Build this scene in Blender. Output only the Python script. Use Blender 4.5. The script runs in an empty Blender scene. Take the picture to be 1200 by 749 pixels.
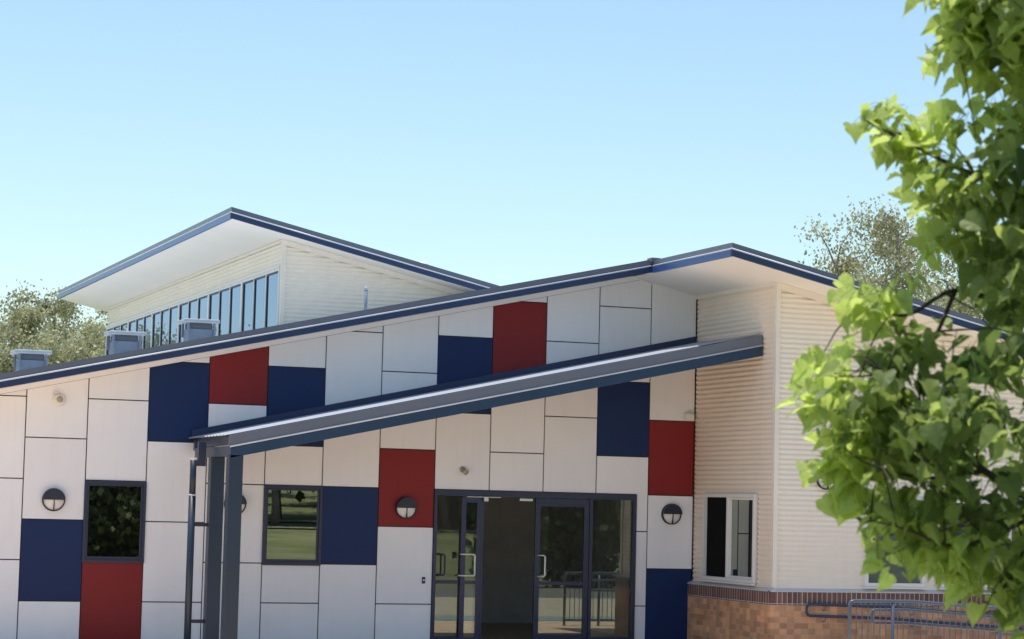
import bpy, math, random
from mathutils import Vector, Matrix, noise
random.seed(7)
scene = bpy.context.scene
col = scene.collection

# ------------------------------------------------------------------ camera
CAM = Vector((-4.042, -34.203, 2.183))
F = 2715.09
YAW, PITCH, ROLL = 0.349165, 0.0794842, 0.0242687
def basis():
    cy, sy, cp, sp = math.cos(YAW), math.sin(YAW), math.cos(PITCH), math.sin(PITCH)
    fwd = Vector((sy*cp, cy*cp, sp)); right = Vector((cy, -sy, 0)); up = right.cross(fwd)
    cr, sr = math.cos(ROLL), math.sin(ROLL)
    return cr*right + sr*up, -sr*right + cr*up, fwd
RT, UP, FW = basis()
cd = bpy.data.cameras.new('camera'); cam = bpy.data.objects.new('camera', cd); col.objects.link(cam)
m3 = Matrix((RT, UP, -FW)).transposed()
cam.matrix_world = Matrix.Translation(CAM) @ m3.to_4x4()
cd.sensor_width = 36; cd.lens = F/1200*36; cd.clip_end = 6000; cd.clip_start = .1
cd.dof.use_dof = True; cd.dof.focus_distance = 37.0; cd.dof.aperture_fstop = 4.2; cd.dof.aperture_blades = 9
scene.camera = cam
def at(px, py, depth):
    """world point seen at photo position (px,py), depth metres along the view axis"""
    return CAM + depth*((px-600)/F*RT - (py-374.5)/F*UP + FW)

# ------------------------------------------------------------------ materials
def lin(c): return tuple(c) + (1,)
def mat(name, color, rough=.5, metal=0, spec=.5, var=0, vscale=3, bump=0, bscale=40, stretch=None, rnd=0, coat=0, streak=0):
    m = bpy.data.materials.new(name); m.use_nodes = True
    nt = m.node_tree; b = nt.nodes['Principled BSDF']
    b.inputs['Base Color'].default_value = lin(color); b.inputs['Roughness'].default_value = rough
    b.inputs['Metallic'].default_value = metal; b.inputs['Specular IOR Level'].default_value = spec
    b.inputs['Coat Weight'].default_value = coat
    N = nt.nodes.new; L = nt.links.new
    tc = N('ShaderNodeTexCoord'); mp = N('ShaderNodeMapping'); L(tc.outputs['Object'], mp.inputs['Vector'])
    if stretch: mp.inputs['Scale'].default_value = stretch
    last = None
    if var or rnd:
        hsv = N('ShaderNodeHueSaturation'); hsv.inputs['Color'].default_value = lin(color)
        n = N('ShaderNodeTexNoise'); n.inputs['Scale'].default_value = vscale; n.inputs['Detail'].default_value = 6
        n.inputs['Roughness'].default_value = .6
        L(mp.outputs[0], n.inputs['Vector'])
        r = N('ShaderNodeMapRange'); r.inputs[1].default_value = .3; r.inputs[2].default_value = .7
        r.inputs[3].default_value = 1-var; r.inputs[4].default_value = 1+var*.6
        L(n.outputs['Fac'], r.inputs[0])
        if rnd:
            oi = N('ShaderNodeObjectInfo'); r2 = N('ShaderNodeMapRange')
            r2.inputs[3].default_value = 1-rnd; r2.inputs[4].default_value = 1+rnd
            L(oi.outputs['Random'], r2.inputs[0]); mu = N('ShaderNodeMath'); mu.operation = 'MULTIPLY'
            L(r.outputs[0], mu.inputs[0]); L(r2.outputs[0], mu.inputs[1]); L(mu.outputs[0], hsv.inputs['Value'])
        else: L(r.outputs[0], hsv.inputs['Value'])
        if streak:
            mp2 = N('ShaderNodeMapping'); mp2.inputs['Scale'].default_value = (14, 14, .9); L(tc.outputs['Object'], mp2.inputs['Vector'])
            ns = N('ShaderNodeTexNoise'); ns.inputs['Scale'].default_value = 1; ns.inputs['Detail'].default_value = 5; L(mp2.outputs[0], ns.inputs['Vector'])
            rs = N('ShaderNodeMapRange'); rs.inputs[1].default_value = .52; rs.inputs[2].default_value = .8; rs.inputs[3].default_value = 0; rs.inputs[4].default_value = streak
            L(ns.outputs['Fac'], rs.inputs[0]); ms = N('ShaderNodeMix'); ms.data_type = 'RGBA'; L(rs.outputs[0], ms.inputs[0])
            L(hsv.outputs[0], ms.inputs[6]); ms.inputs[7].default_value = (color[0]*.6, color[1]*.56, color[2]*.5, 1); L(ms.outputs[2], b.inputs['Base Color'])
        else: L(hsv.outputs[0], b.inputs['Base Color'])
    if bump:
        n2 = N('ShaderNodeTexNoise'); n2.inputs['Scale'].default_value = bscale; n2.inputs['Detail'].default_value = 4
        L(mp.outputs[0], n2.inputs['Vector']); bp = N('ShaderNodeBump'); bp.inputs['Strength'].default_value = bump
        bp.inputs['Distance'].default_value = .01
        L(n2.outputs['Fac'], bp.inputs['Height']); L(bp.outputs[0], b.inputs['Normal'])
    return m
M = {}
M['white'] = mat('white_panel', (.90,.885,.915), .45, spec=.3, var=.035, vscale=1.1, rnd=.035, streak=.10, bump=.02, bscale=3)
M['navy'] = mat('navy_panel', (.011,.029,.11), .45, spec=.25, var=.06, vscale=1.5, rnd=.05)
M['red'] = mat('red_panel', (.25,.022,.024), .45, spec=.25, var=.06, vscale=1.5, rnd=.05)
M['gap'] = mat('dark_backing', (.03,.03,.035), .8, var=.1)
M['soffit'] = mat('soffit_white', (.90,.88,.84), .6, var=.03, vscale=.8)
M['cream'] = mat('cream_corrugated_steel', (.87,.795,.70), .5, spec=.3, var=.04, vscale=.9, stretch=(1,1,.25), streak=.10)
M['bouncecream'] = mat('bounce_lit_cream_corrugated_steel', (.88,.76,.64), .5, spec=.3, var=.04, vscale=.9, stretch=(1,1,.25), streak=.1)  # cream sheet again, with the warm ground bounce put into its colour
M['creamtrim'] = mat('cream_trim', (.85,.78,.69), .45, var=.05)
M['steel'] = mat('blue_grey_steel', (.045,.062,.105), .38, var=.12, vscale=2)
M['steel2'] = mat('grey_capping_steel', (.135,.15,.20), .35, var=.12, vscale=1.5, stretch=(.3,1,1))
M['fasciablue'] = mat('navy_fascia_steel', (.022,.042,.115), .3, var=.12, vscale=1.5, stretch=(.3,1,1))
M['lip'] = mat('fascia_lip', (.62,.65,.72), .3, var=.1)  # pale colour carries the sun glint along fascia and barge beads
M['eavelit'] = mat('sunlit_eave_fascia_steel', (.045,.11,.32), .3, var=.08, vscale=1.5)  # fascia steel brightened: grazing sun and sky light put into the colour
M['roof'] = mat('roof_sheet', (.60,.61,.62), .4, var=.08, vscale=.8)
M['alu'] = mat('pale_window_frame', (.80,.78,.76), .4, var=.03)
M['frame'] = mat('navy_window_frame', (.028,.036,.075), .4, var=.08)
M['lampblack'] = mat('lamp_black', (.022,.026,.05), .5, var=.1)
M['lampwhite'] = mat('lamp_diffuser', (.8,.77,.74), .3, var=.03)
M['silver'] = mat('brushed_steel', (.75,.74,.70), .35, metal=.35, var=.05)
M['rail'] = mat('blue_grey_rail', (.075,.10,.15), .3, var=.08, coat=.3)
M['whiteplastic'] = mat('white_plastic', (.8,.78,.75), .4, var=.03)
M['beigeplastic'] = mat('beige_plastic', (.42,.36,.28), .4, var=.1)
M['zinc'] = mat('zinc_vent', (.36,.41,.48), .5, var=.12, vscale=6)
M['zincdark'] = mat('vent_body', (.17,.22,.31), .5, var=.12, vscale=6)
M['inwall'] = mat('interior_wall', (.85,.84,.82), .8, var=.1)
M['infloor'] = mat('interior_floor', (.38,.30,.24), .4, var=.2, vscale=20)
M['paving'] = mat('salmon_paving', (.82,.59,.42), .85, var=.18, vscale=2.5, bump=.3, bscale=60)
M['teal'] = mat('teal_concrete', (.30,.38,.37), .85, var=.15, vscale=2, bump=.3, bscale=60)
M['path'] = mat('pale_concrete', (.36,.34,.26), .85, var=.15, vscale=2, bump=.3, bscale=60)
M['bark'] = mat('grey_bark', (.22,.18,.15), .9, var=.35, vscale=8, stretch=(1,1,.2), bump=.5)
M['twig'] = mat('brown_twig', (.06,.045,.03), .8, var=.3, vscale=20)

def glass(name, refl, tint, back=None, rough=0.0):
    m = bpy.data.materials.new(name); m.use_nodes = True; nt = m.node_tree; nt.nodes.clear()
    N = nt.nodes.new; L = nt.links.new
    out = N('ShaderNodeOutputMaterial'); mix = N('ShaderNodeMixShader'); g = N('ShaderNodeBsdfGlossy')
    g.inputs['Roughness'].default_value = rough; g.inputs['Color'].default_value = lin(tint)
    if back is None:
        t = N('ShaderNodeBsdfTransparent'); t.inputs['Color'].default_value = (.8,.82,.82,1)
    else:
        t = N('ShaderNodeBsdfDiffuse'); t.inputs['Color'].default_value = lin(back)
    fr = N('ShaderNodeFresnel'); fr.inputs['IOR'].default_value = 1.5
    ad = N('ShaderNodeMath'); ad.operation = 'ADD'; ad.use_clamp = True; ad.inputs[1].default_value = refl
    L(fr.outputs[0], ad.inputs[0]); L(ad.outputs[0], mix.inputs[0])
    tc = N('ShaderNodeTexCoord'); n = N('ShaderNodeTexNoise'); n.inputs['Scale'].default_value = 1.3
    bp = N('ShaderNodeBump'); bp.inputs['Strength'].default_value = .012; bp.inputs['Distance'].default_value = .01
    L(tc.outputs['Object'], n.inputs['Vector']); L(n.outputs['Fac'], bp.inputs['Height']); L(bp.outputs[0], g.inputs['Normal'])
    L(t.outputs[0], mix.inputs[1]); L(g.outputs[0], mix.inputs[2]); L(mix.outputs[0], out.inputs['Surface'])
    return m
M['glassdark'] = glass('dark_window_glass', .30, (.9,.95,.85), (.006,.006,.006))
M['glassdoor'] = glass('clear_door_glass', .08, (.9,.95,.85))
M['glassblue'] = glass('sky_reflecting_glass', .33, (.54,.66,.88), (.02,.03,.05))
M['flyscreen'] = mat('black_flyscreen', (.008,.008,.009), .9, spec=.1, var=.1)
M['glassbay'] = glass('bay_window_glass', .10, (.8,.85,.95), (.035,.04,.07))

def brickmat(name, plane, c1, c2, mortar, w, h, rot=False, msize=.01):
    m = bpy.data.materials.new(name); m.use_nodes = True; nt = m.node_tree; b = nt.nodes['Principled BSDF']
    N = nt.nodes.new; L = nt.links.new
    tc = N('ShaderNodeTexCoord'); s = N('ShaderNodeSeparateXYZ'); c = N('ShaderNodeCombineXYZ')
    L(tc.outputs['Object'], s.inputs[0]); L(s.outputs['Y' if plane == 'X' else 'X'], c.inputs[0]); L(s.outputs['Z'], c.inputs[1])
    t = N('ShaderNodeTexBrick'); t.inputs['Scale'].default_value = 1; t.inputs['Brick Width'].default_value = w
    t.inputs['Row Height'].default_value = h; t.inputs['Mortar Size'].default_value = msize; t.inputs['Mortar Smooth'].default_value = .3
    t.inputs['Color1'].default_value = lin(c1); t.inputs['Color2'].default_value = lin(c2); t.inputs['Mortar'].default_value = lin(mortar)
    t.inputs['Bias'].default_value = -.1
    if rot: t.offset = 0
    L(c.outputs[0], t.inputs['Vector'])
    n = N('ShaderNodeTexNoise'); n.inputs['Scale'].default_value = 5; n.inputs['Detail'].default_value = 8
    L(tc.outputs['Object'], n.inputs['Vector'])
    # brick by brick variation: voronoi-free, noise sampled on the brick grid
    sn = N('ShaderNodeVectorMath'); sn.operation = 'SNAP'; sn.inputs[1].default_value = (w*.5, h, 1)
    L(c.outputs[0], sn.inputs[0]); wn = N('ShaderNodeTexWhiteNoise'); L(sn.outputs[0], wn.inputs['Vector'])
    hs = N('ShaderNodeHueSaturation'); L(t.outputs['Color'], hs.inputs['Color'])
    r = N('ShaderNodeMapRange'); r.inputs[3].default_value = .52; r.inputs[4].default_value = 1.4
    ad = N('ShaderNodeMath'); ad.operation = 'ADD'; L(n.outputs['Fac'], ad.inputs[0]); L(wn.outputs['Value'], ad.inputs[1])
    ml = N('ShaderNodeMath'); ml.operation = 'MULTIPLY'; ml.inputs[1].default_value = .5; L(ad.outputs[0], ml.inputs[0])
    L(ml.outputs[0], r.inputs[0]); L(r.outputs[0], hs.inputs['Value']); L(hs.outputs[0], b.inputs['Base Color'])
    b.inputs['Roughness'].default_value = .85
    bp = N('ShaderNodeBump'); bp.invert = True; bp.inputs['Strength'].default_value = .6; bp.inputs['Distance'].default_value = .01
    L(t.outputs['Fac'], bp.inputs['Height']); L(bp.outputs[0], b.inputs['Normal'])
    return m
for ax in 'XY':
    M['brick'+ax] = brickmat('orange_brick_'+ax, ax, (.76,.38,.19), (.54,.26,.14), (.55,.42,.32), .24, .086, msize=.007)
    M['soldier'+ax] = brickmat('brown_soldier_brick_'+ax, ax, (.20,.10,.08), (.14,.075,.065), (.60,.52,.46), .083, .4, rot=True, msize=.006)

def leafmat(name, dark, light, trans=.5, rough=.45, dist=False):
    m = bpy.data.materials.new(name); m.use_nodes = True; nt = m.node_tree; nt.nodes.clear()
    N = nt.nodes.new; L = nt.links.new
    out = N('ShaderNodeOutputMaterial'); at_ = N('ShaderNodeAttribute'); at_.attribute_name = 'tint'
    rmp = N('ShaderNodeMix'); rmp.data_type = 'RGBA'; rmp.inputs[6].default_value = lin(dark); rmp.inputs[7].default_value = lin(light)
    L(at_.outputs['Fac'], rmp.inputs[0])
    tc = N('ShaderNodeTexCoord'); n = N('ShaderNodeTexNoise'); n.inputs['Scale'].default_value = 30
    L(tc.outputs['Object'], n.inputs['Vector'])
    hs = N('ShaderNodeHueSaturation'); L(rmp.outputs[2], hs.inputs['Color'])
    r = N('ShaderNodeMapRange'); r.inputs[3].default_value = .8; r.inputs[4].default_value = 1.2; L(n.outputs['Fac'], r.inputs[0]); L(r.outputs[0], hs.inputs['Value'])
    b = N('ShaderNodeBsdfPrincipled'); b.inputs['Roughness'].default_value = rough; b.inputs['Specular IOR Level'].default_value = .4
    L(hs.outputs[0], b.inputs['Base Color'])
    t = N('ShaderNodeBsdfTranslucent'); mx = N('ShaderNodeMixShader'); mx.inputs[0].default_value = trans
    h2 = N('ShaderNodeHueSaturation'); h2.inputs['Saturation'].default_value = 1.05; h2.inputs['Value'].default_value = 1.9
    L(hs.outputs[0], h2.inputs['Color']); L(h2.outputs[0], t.inputs['Color'])
    L(b.outputs[0], mx.inputs[1]); L(t.outputs[0], mx.inputs[2]); L(mx.outputs[0], out.inputs['Surface'])
    return m
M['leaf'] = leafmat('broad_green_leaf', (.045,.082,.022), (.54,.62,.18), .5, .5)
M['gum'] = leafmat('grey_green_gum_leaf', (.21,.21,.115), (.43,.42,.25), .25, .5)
M['darkleaf'] = leafmat('dark_tree_leaf', (.03,.045,.015), (.07,.10,.03), .25, .6)

# ------------------------------------------------------------------ mesh builder
WL = {}
class MB:
    def __init__(s): s.v = []; s.f = []; s.t = None
    def quad(s, a, b, c, d): n = len(s.v); s.v += [a,b,c,d]; s.f.append((n,n+1,n+2,n+3)); return s
    def poly(s, pts): n = len(s.v); s.v += list(pts); s.f.append(tuple(range(n, n+len(pts)))); return s
    def box(s, x0, x1, y0, y1, z0, z1):
        n = len(s.v)
        s.v += [(x0,y0,z0),(x1,y0,z0),(x1,y1,z0),(x0,y1,z0),(x0,y0,z1),(x1,y0,z1),(x1,y1,z1),(x0,y1,z1)]
        s.f += [tuple(n+i for i in q) for q in ((0,3,2,1),(4,5,6,7),(0,1,5,4),(1,2,6,5),(2,3,7,6),(3,0,4,7))]; return s
    def prism(s, pts, axis, d0, d1):
        """2D polygon extruded along axis: 'Y' -> pts are (x,z); 'X' -> (y,z); 'Z' -> (x,y)"""
        mk = {'Y': lambda p, d: (p[0], d, p[1]), 'X': lambda p, d: (d, p[0], p[1]), 'Z': lambda p, d: (p[0], p[1], d)}[axis]
        n = len(s.v); k = len(pts)
        s.v += [mk(p, d0) for p in pts] + [mk(p, d1) for p in pts]
        s.f += [tuple(range(n, n+k)), tuple(range(n+2*k-1, n+k-1, -1))]
        for i in range(k): j = (i+1) % k; s.f.append((n+i, n+k+i, n+k+j, n+j))
        return s
    def tube(s, path, r, n=8, cap=True):
        path = [Vector(p) for p in path]; rs = r if isinstance(r, (list, tuple)) else [r]*len(path)
        base = len(s.v); prev = None
        for i, p in enumerate(path):
            d = (path[min(i+1, len(path)-1)] - path[max(i-1, 0)]).normalized()
            a = prev - prev.dot(d)*d if prev is not None else d.cross(Vector((0,0,1)) if abs(d.z) < .9 else Vector((1,0,0)))
            a.normalize(); prev = a; b = d.cross(a)
            for k in range(n):
                w = 2*math.pi*k/n; s.v.append(tuple(p + rs[i]*(math.cos(w)*a + math.sin(w)*b)))
        for i in range(len(path)-1):
            for k in range(n):
                q = base+i*n; s.f.append((q+k, q+(k+1)%n, q+n+(k+1)%n, q+n+k))
        if cap:
            s.f.append(tuple(base+k for k in range(n-1,-1,-1))); q = base+(len(path)-1)*n; s.f.append(tuple(q+k for k in range(n)))
        return s
    def build(s, name, m, parent=None, origin=None, smooth=False, tint=None, bevel=0):
        if parent is not None: off = WL[parent.name]
        else: off = Vector(origin) if origin else Vector((0,0,0))
        me = bpy.data.meshes.new(name); me.from_pydata([tuple(Vector(p)-off) for p in s.v], [], s.f); me.validate(); me.update()
        me.materials.append(m)
        if smooth: me.polygons.foreach_set('use_smooth', [True]*len(me.polygons))
        if tint is not None:
            a = me.attributes.new('tint', 'FLOAT', 'FACE'); a.data.foreach_set('value', tint)
        o = bpy.data.objects.new(name, me); col.objects.link(o)
        if parent is not None: o.parent = parent
        else: o.location = off
        WL[o.name] = off
        if bevel:
            b = o.modifiers.new('bevel', 'BEVEL'); b.width = bevel; b.segments = 2; b.limit_method = 'ANGLE'
        return o
def tag(o, label=None, cat=None, group=None, kind=None):
    if label: o['label'] = label
    if cat: o['category'] = cat
    if group: o['group'] = group
    if kind: o['kind'] = kind
    return o
def empty(name, loc, label, cat, group=None):
    o = bpy.data.objects.new(name, None); col.objects.link(o); o.location = loc; o.empty_display_size = .3
    WL[o.name] = Vector(loc); return tag(o, label, cat, group)
def dup(root, loc, label):
    r = root.copy(); col.objects.link(r); r.location = loc; r['label'] = label
    for ch in list(root.children):
        c = ch.copy(); col.objects.link(c); c.parent = r
        for g in ch.children: d = g.copy(); col.objects.link(d); d.parent = c
    return r
def clip(poly, a, b, c):   # keep a*x+b*z<=c
    out = []
    for i in range(len(poly)):
        p, q = poly[i], poly[(i+1) % len(poly)]; fp = a*p[0]+b*p[1]-c; fq = a*q[0]+b*q[1]-c
        if fp <= 0: out.append(p)
        if fp*fq < 0: t = fp/(fp-fq); out.append((p[0]+t*(q[0]-p[0]), p[1]+t*(q[1]-p[1])))
    return out

# ------------------------------------------------------------------ roof lines
S1, S2 = .2218, .2193
RX = 10.46                                  # ridge
def l1(x): return 3.752 + S1*(x-.398)       # lip line of the long falling fascia
def l2(x): return 5.97 - S2*(x-RX)
OV, OF, YB = -.82, -3.72, -2.9              # overhang planes, bay front
XR, XE, XL, YN = 11.6, 18.4, -4.5, 24.0
bl = empty('school_building', (4,0,0), 'cream, navy and red panelled school building with skillion roofs and an open glass entry', 'building')

# panels ---------------------------------------------------------------
Z = [.6125,1.2065,1.796,2.383,2.987,3.581,4.179,4.771,5.374,5.97]; ZB = .02
def Zl(i): return Z[i] if i >= 0 else ZB
W, N_, R_ = 'white','navy','red'
cols = {
 -5:[(W,-1,1),(N_,1,3),(W,3,9)], -4:[(W,-1,0),(W,0,2),(W,2,9)], -3:[(R_,-1,1),(W,1,3),(W,3,9)], -2:[(W,-1,0),(W,0,2),(W,2,9)],
 -1:[(W,-1,0),(N_,0,2),(W,2,4),(W,4,9)],
 0:[(W,-1,1),(W,1,3),(W,3,5),(W,5,9)],
 1:[(W,-1,0),(N_,0,2),(W,2,4),(W,4,9)],
 2:[(R_,-1,1),(W,3,5),(W,5,9)],
 3:[(W,-1,0),(W,0,2),(W,2,4),(N_,4,6),(W,6,9)],
 4:[(W,-1,1),(W,1,3),(W,3,5),(R_,5,9)],
 5:[(W,-1,0),(W,0,1),(W,3,4),(N_,4,6),(W,6,9)],
 6:[(W,-1,1),(N_,1,3),(W,3,5),(W,5,7),(W,7,9)],
 7:[(W,-1,0),(W,0,2),(R_,2,4),(W,4,6),(W,6,9)],
 8:[(W,3,5),(N_,5,7),(W,7,9)],
 9:[(W,3,4),(W,4,6),(R_,6,8),(W,8,9)],
 10:[(W,3,5),(W,5,7),(W,7,9)],
 11:[('door',2,4),(W,0,2),(W,-1,0),(N_,4,6),(W,6,8),(W,8,9)],
 12:[(N_,-1,1),(W,1,3),(R_,3,5),(W,5,7),(W,7,9)],
}
g = .0085; DX0, DX1 = 7.2, 10.6
for k, lst in cols.items():
    x0, x1 = .9*k+g, .9*(k+1)-g
    if k == 12: x1 = XR-.012
    for c, a, b in lst:
        z0, z1 = Zl(a)+g, Zl(b)-g
        xx0 = x0
        if k == 11 and b <= 2: xx0 = DX1+g
        if c == 'door': poly = [(DX1+g,z0),(x1,z0),(x1,z1),(x0,z1),(x0,Z[3]+g),(DX1+g,Z[3]+g)]
        else: poly = [(xx0,z0),(x1,z0),(x1,z1),(xx0,z1)]
        # stay below the raking trim: z <= l1 - .18 and (past the ridge) below the bay soffit
        poly = clip(poly, -S1, 1, l1(0)-.18-.004)
        poly = clip(poly, S2, 1, l2(0)-.105)
        if len(poly) < 3 or max(p[1] for p in poly)-min(p[1] for p in poly) < .03: continue
        p = MB().prism(poly, 'Y', 0, .012).build('cladding_panel', M['white' if c == 'door' else c], bl)
        if c == N_: p['label'] = 'navy blue cladding panel'
        if c == R_: p['label'] = 'dark red cladding panel'
# backing wall with the door opening
b = MB()
b.prism([(XL,0),(DX0,0),(DX0,l1(DX0)-.13),(XL,l1(XL)-.13)], 'Y', .016, .16)
b.prism([(DX0,2.383),(DX1,2.383),(DX1,5.83),(RX,l1(RX)-.13),(DX0,l1(DX0)-.13)], 'Y', .016, .16)
b.prism([(DX1,0),(XR,0),(XR,l2(XR)-.12),(DX1,5.80)], 'Y', .016, .16)
b.build('wall', M['gap'], bl)
# end and rear walls (never faced by the photo, but the building is whole)
b = MB(); b.prism([(.16,0),(YN-.8,0),(YN-.8,l1(XL)-.13),(.16,l1(XL)-.13)], 'X', XL, XL+.15)
b.prism([(XL,0),(XE-.3,0),(XE-.3,l2(XE-.3)-.13),(RX,l2(RX)-.13),(XL,l1(XL)-.13)], 'Y', YN-.8, YN-.65)
b.prism([(YB,1.02),(YN-.8,1.02),(YN-.8,l2(XE-.3)-.13),(YB,l2(XE-.3)-.13)], 'X', XE-.45, XE-.3)
b.build('rear_wall', M['cream'], bl)
# raking trim under the soffit
b = MB(); b.prism([(XL,l1(XL)-.18),(RX+.33,l1(RX+.33)-.18-.0),(RX+.0,l1(RX)-.10),(XL,l1(XL)-.10)], 'Y', -.022, .014)
b.build('raking_trim', M['white'], bl)
b = MB(); b.prism([(RX+.34,l2(RX+.34)-.125),(XR,l2(XR)-.125),(XR,l2(XR)-.10),(RX+.34,l2(RX+.34)-.10)], 'Y', -.012, .012)
b.build('raking_trim', M['white'], bl)

# roofs ---------------------------------------------------------------
def slope_solid(x0, x1, fn, lo, hi, y0, y1):
    return MB().prism([(x0,fn(x0)+lo),(x1,fn(x1)+lo),(x1,fn(x1)+hi),(x0,fn(x0)+hi)], 'Y', y0, y1)
XF = XL-.5
slope_solid(XF+.05, RX, l1, -.095, -.075, OV+.03, YN).build('soffit', M['soffit'], bl)
slope_solid(XF+.05, RX, l1, -.02, .075, OV+.06, YN-.02).build('roof', M['roof'], bl)
slope_solid(RX+.02, XE-.05, l2, -.10, -.08, OF+.03, YN).build('soffit', M['soffit'], bl)
slope_solid(RX+.03, XE-.05, l2, -.02, .065, OF+.06, YN-.02).build('roof', M['roof'], bl)
# fascias, cappings and lips coloured pale as sun glints
def rake(x0, x1, fn, y, lo=-.105, hi=.10):
    slope_solid(x0, x1, fn, lo, -.012, y-.03, y+.02).build('fascia', M['fasciablue'], bl)
    slope_solid(x0+.018, x1, fn, 0, hi, y-.012, y+.05).build('roof_capping', M['steel2'], bl)
    MB().tube([(x0, y-.026, fn(x0)-.003), (x1, y-.026, fn(x1)-.003)], .0125, 8).build('fascia_lip', M['lip'], bl, smooth=True)
rake(XF, RX-.03, l1, OV); rake(RX-.035, XE, l2, OF, hi=.088)
def eave(x, z, y0, y1, hi=.10, side=-1):
    xa, xb = (x-.03, x+.02)
    MB().box(xa, xb, y0+.021, y1, z-.11, z-.012).build('fascia', M['eavelit'], bl)
    MB().box(x-.012, x+.05, y0+.051, y1, z, z+hi).build('roof_capping', M['steel2'], bl)
    MB().tube([(x-.026, y0, z-.003), (x-.026, y1, z-.003)], .0125, 8).build('fascia_lip', M['lip'], bl, smooth=True)
eave(RX-.005, 5.974, OF, OV-.034, .09)
MB().box(RX-.06, RX+.1, OV-.06, OV+.12, 6.03, 6.105).box(RX-.045, RX+.1, OV+.12, YN, 6.045, 6.085).build('ridge_capping', M['steel2'], bl, bevel=.01)
MB().box(XF-.03, XF+.04, OV, YN, l1(XF)-.1, l1(XF)+.09).build('gutter', M['fasciablue'], bl)
MB().box(XE-.02, XE+.08, OF, YN, l2(XE)-.1, l2(XE)+.09).build('gutter', M['fasciablue'], bl)

# corrugated sheet -----------------------------------------------------
PIT, AMP, SEG = .076, .0092, 8
def corr(z0, z1, lim, put):
    """horizontal corrugations; lim(z)->(u0,u1) or None, put(u,z,off)->point"""
    b = MB(); n = int((z1-z0)/PIT*SEG); rows = []
    for i in range(n+1):
        z = z0 + i*PIT/SEG; L_ = lim(z)
        if L_ is None or L_[1]-L_[0] < .005: break
        o = AMP*math.cos(2*math.pi*i/SEG)
        rows.append((len(b.v), L_)); b.v += [put(L_[0], z, o), put(L_[1], z, o)]
    for (a, _), (c, _) in zip(rows, rows[1:]): b.f.append((a, a+1, c+1, c))
    return b
# bay front (plane Y=YB)
def limf(z):
    x1 = min(XE-.3, RX + (l2(RX)-.14-z)/S2)
    return (XR+.045, x1)
def holes(lim, z0, z1, hs):
    """split a corrugated wall around window rectangles: yields (za,zb,lim)"""
    zs = sorted(set([z0, z1] + [q for h in hs for q in h[2:4]]))
    for a, c in zip(zs, zs[1:]):
        bl_ = sorted([h[:2] for h in hs if h[2] <= a+1e-6 and h[3] >= c-1e-6])
        yield a, c, bl_
def corrwall(z0, z1, lim, put, hs):
    big = MB()
    for a, c, blk in holes(lim, z0, z1, hs):
        edges = []; cur = None
        spans = []; last = None
        for h in blk: spans.append((last, h[0])); last = h[1]
        spans.append((last, None))
        for s0, s1 in spans:
            def lm(z, s0=s0, s1=s1):
                L_ = lim(z)
                if L_ is None: return None
                return (L_[0] if s0 is None else s0, L_[1] if s1 is None else min(s1, L_[1]))
            # keep corrugation phase common to the wall
            k0 = round((a-z0)/(PIT/SEG)); k1 = round((c-z0)/(PIT/SEG))
            rows = []
            for i in range(k0, k1+1):
                z = z0+i*PIT/SEG; L_ = lm(z)
                if L_ is None or L_[1]-L_[0] < .004: break
                o = AMP*math.cos(2*math.pi*i/SEG); rows.append(len(big.v)); big.v += [put(L_[0], z, o), put(L_[1], z, o)]
            for p, q in zip(rows, rows[1:]): big.f.append((p, p+1, q+1, q))
    return big
FW_H = [(13.12,14.15,1.07,2.42), (14.42,16.3,1.07,2.42)]
corrwall(1.03, 5.75, limf, lambda u, z, o: (u, YB-o, z), FW_H).build('corrugated_wall', M['cream'], bl, smooth=True)
RW = [(-2.36,-.46,1.07,2.43)]
corrwall(1.03, 5.58, lambda z: (YB+.045, -.032), lambda u, z, o: (XR-o, u, z), RW).build('corrugated_wall', M['bouncecream'], bl, smooth=True)
b = MB().box(XR+.02, XR+.03, YB+.045, .0, 1.0, 5.6).prism([(XR+.03,1.0),(XE-.32,1.0),(XE-.32,l2(XE-.3)-.12),(XR+.03,l2(XR)-.12)], 'Y', YB+.03, YB+.04)
b.build('wall', M['gap'], bl)
# trims
MB().box(XR-.018, XR+.055, YB-.018, YB-.010, 1.02, 5.63).box(XR-.018, XR-.010, YB-.010, YB+.055, 1.02, 5.63).build('corner_trim', M['creamtrim'], bl)
MB().box(XR-.02, XR-.004, YB+.056, -.0, 5.565, l2(XR)-.085).build('wall_trim', M['creamtrim'], bl)
MB().prism([(XR-.018,l2(XR)-.205),(XE-.3,l2(XE-.3)-.205),(XE-.3,l2(XE-.3)-.10),(XR-.018,l2(XR)-.10)], 'Y', YB-.028, YB-.019).build('raking_trim', M['creamtrim'], bl)
# brick base
BZ = .782
b = MB().box(XR-.07, XR-.0, YB-.07, -.002, -.6, BZ); b.build('brick_base', M['brickX'], bl)
b = MB().box(XR-.0+.002, XE-.25, YB-.0703, YB, -.6, BZ-.001); b.build('brick_base', M['brickY'], bl)
b = MB().box(XR-.075, XR-.002, YB-.073, -.002, BZ+.001, .972); b.build('brick_course', M['soldierX'], bl)
b = MB().box(XR-.001, XE-.25, YB-.076, YB, BZ+.001, .973); b.build('brick_course', M['soldierY'], bl)
MB().prism([(YB-.085,.975),(YB-.085,.99),(YB-.0,1.035),(YB,.975)], 'X', XR-.085, XE-.25).prism([(XR-.085,.9755),(XR-.085,.9905),(XR,1.034),(XR,.9755)], 'Y', YB-.084, -.003).build('base_flashing', mat('pale_flashing', (.58,.56,.58), .45, var=.06), bl)
MB().box(XE-.3, XE-.25, YB, YN-.8, -.6, 1.02).build('brick_base', M['brickX'], bl)

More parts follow.
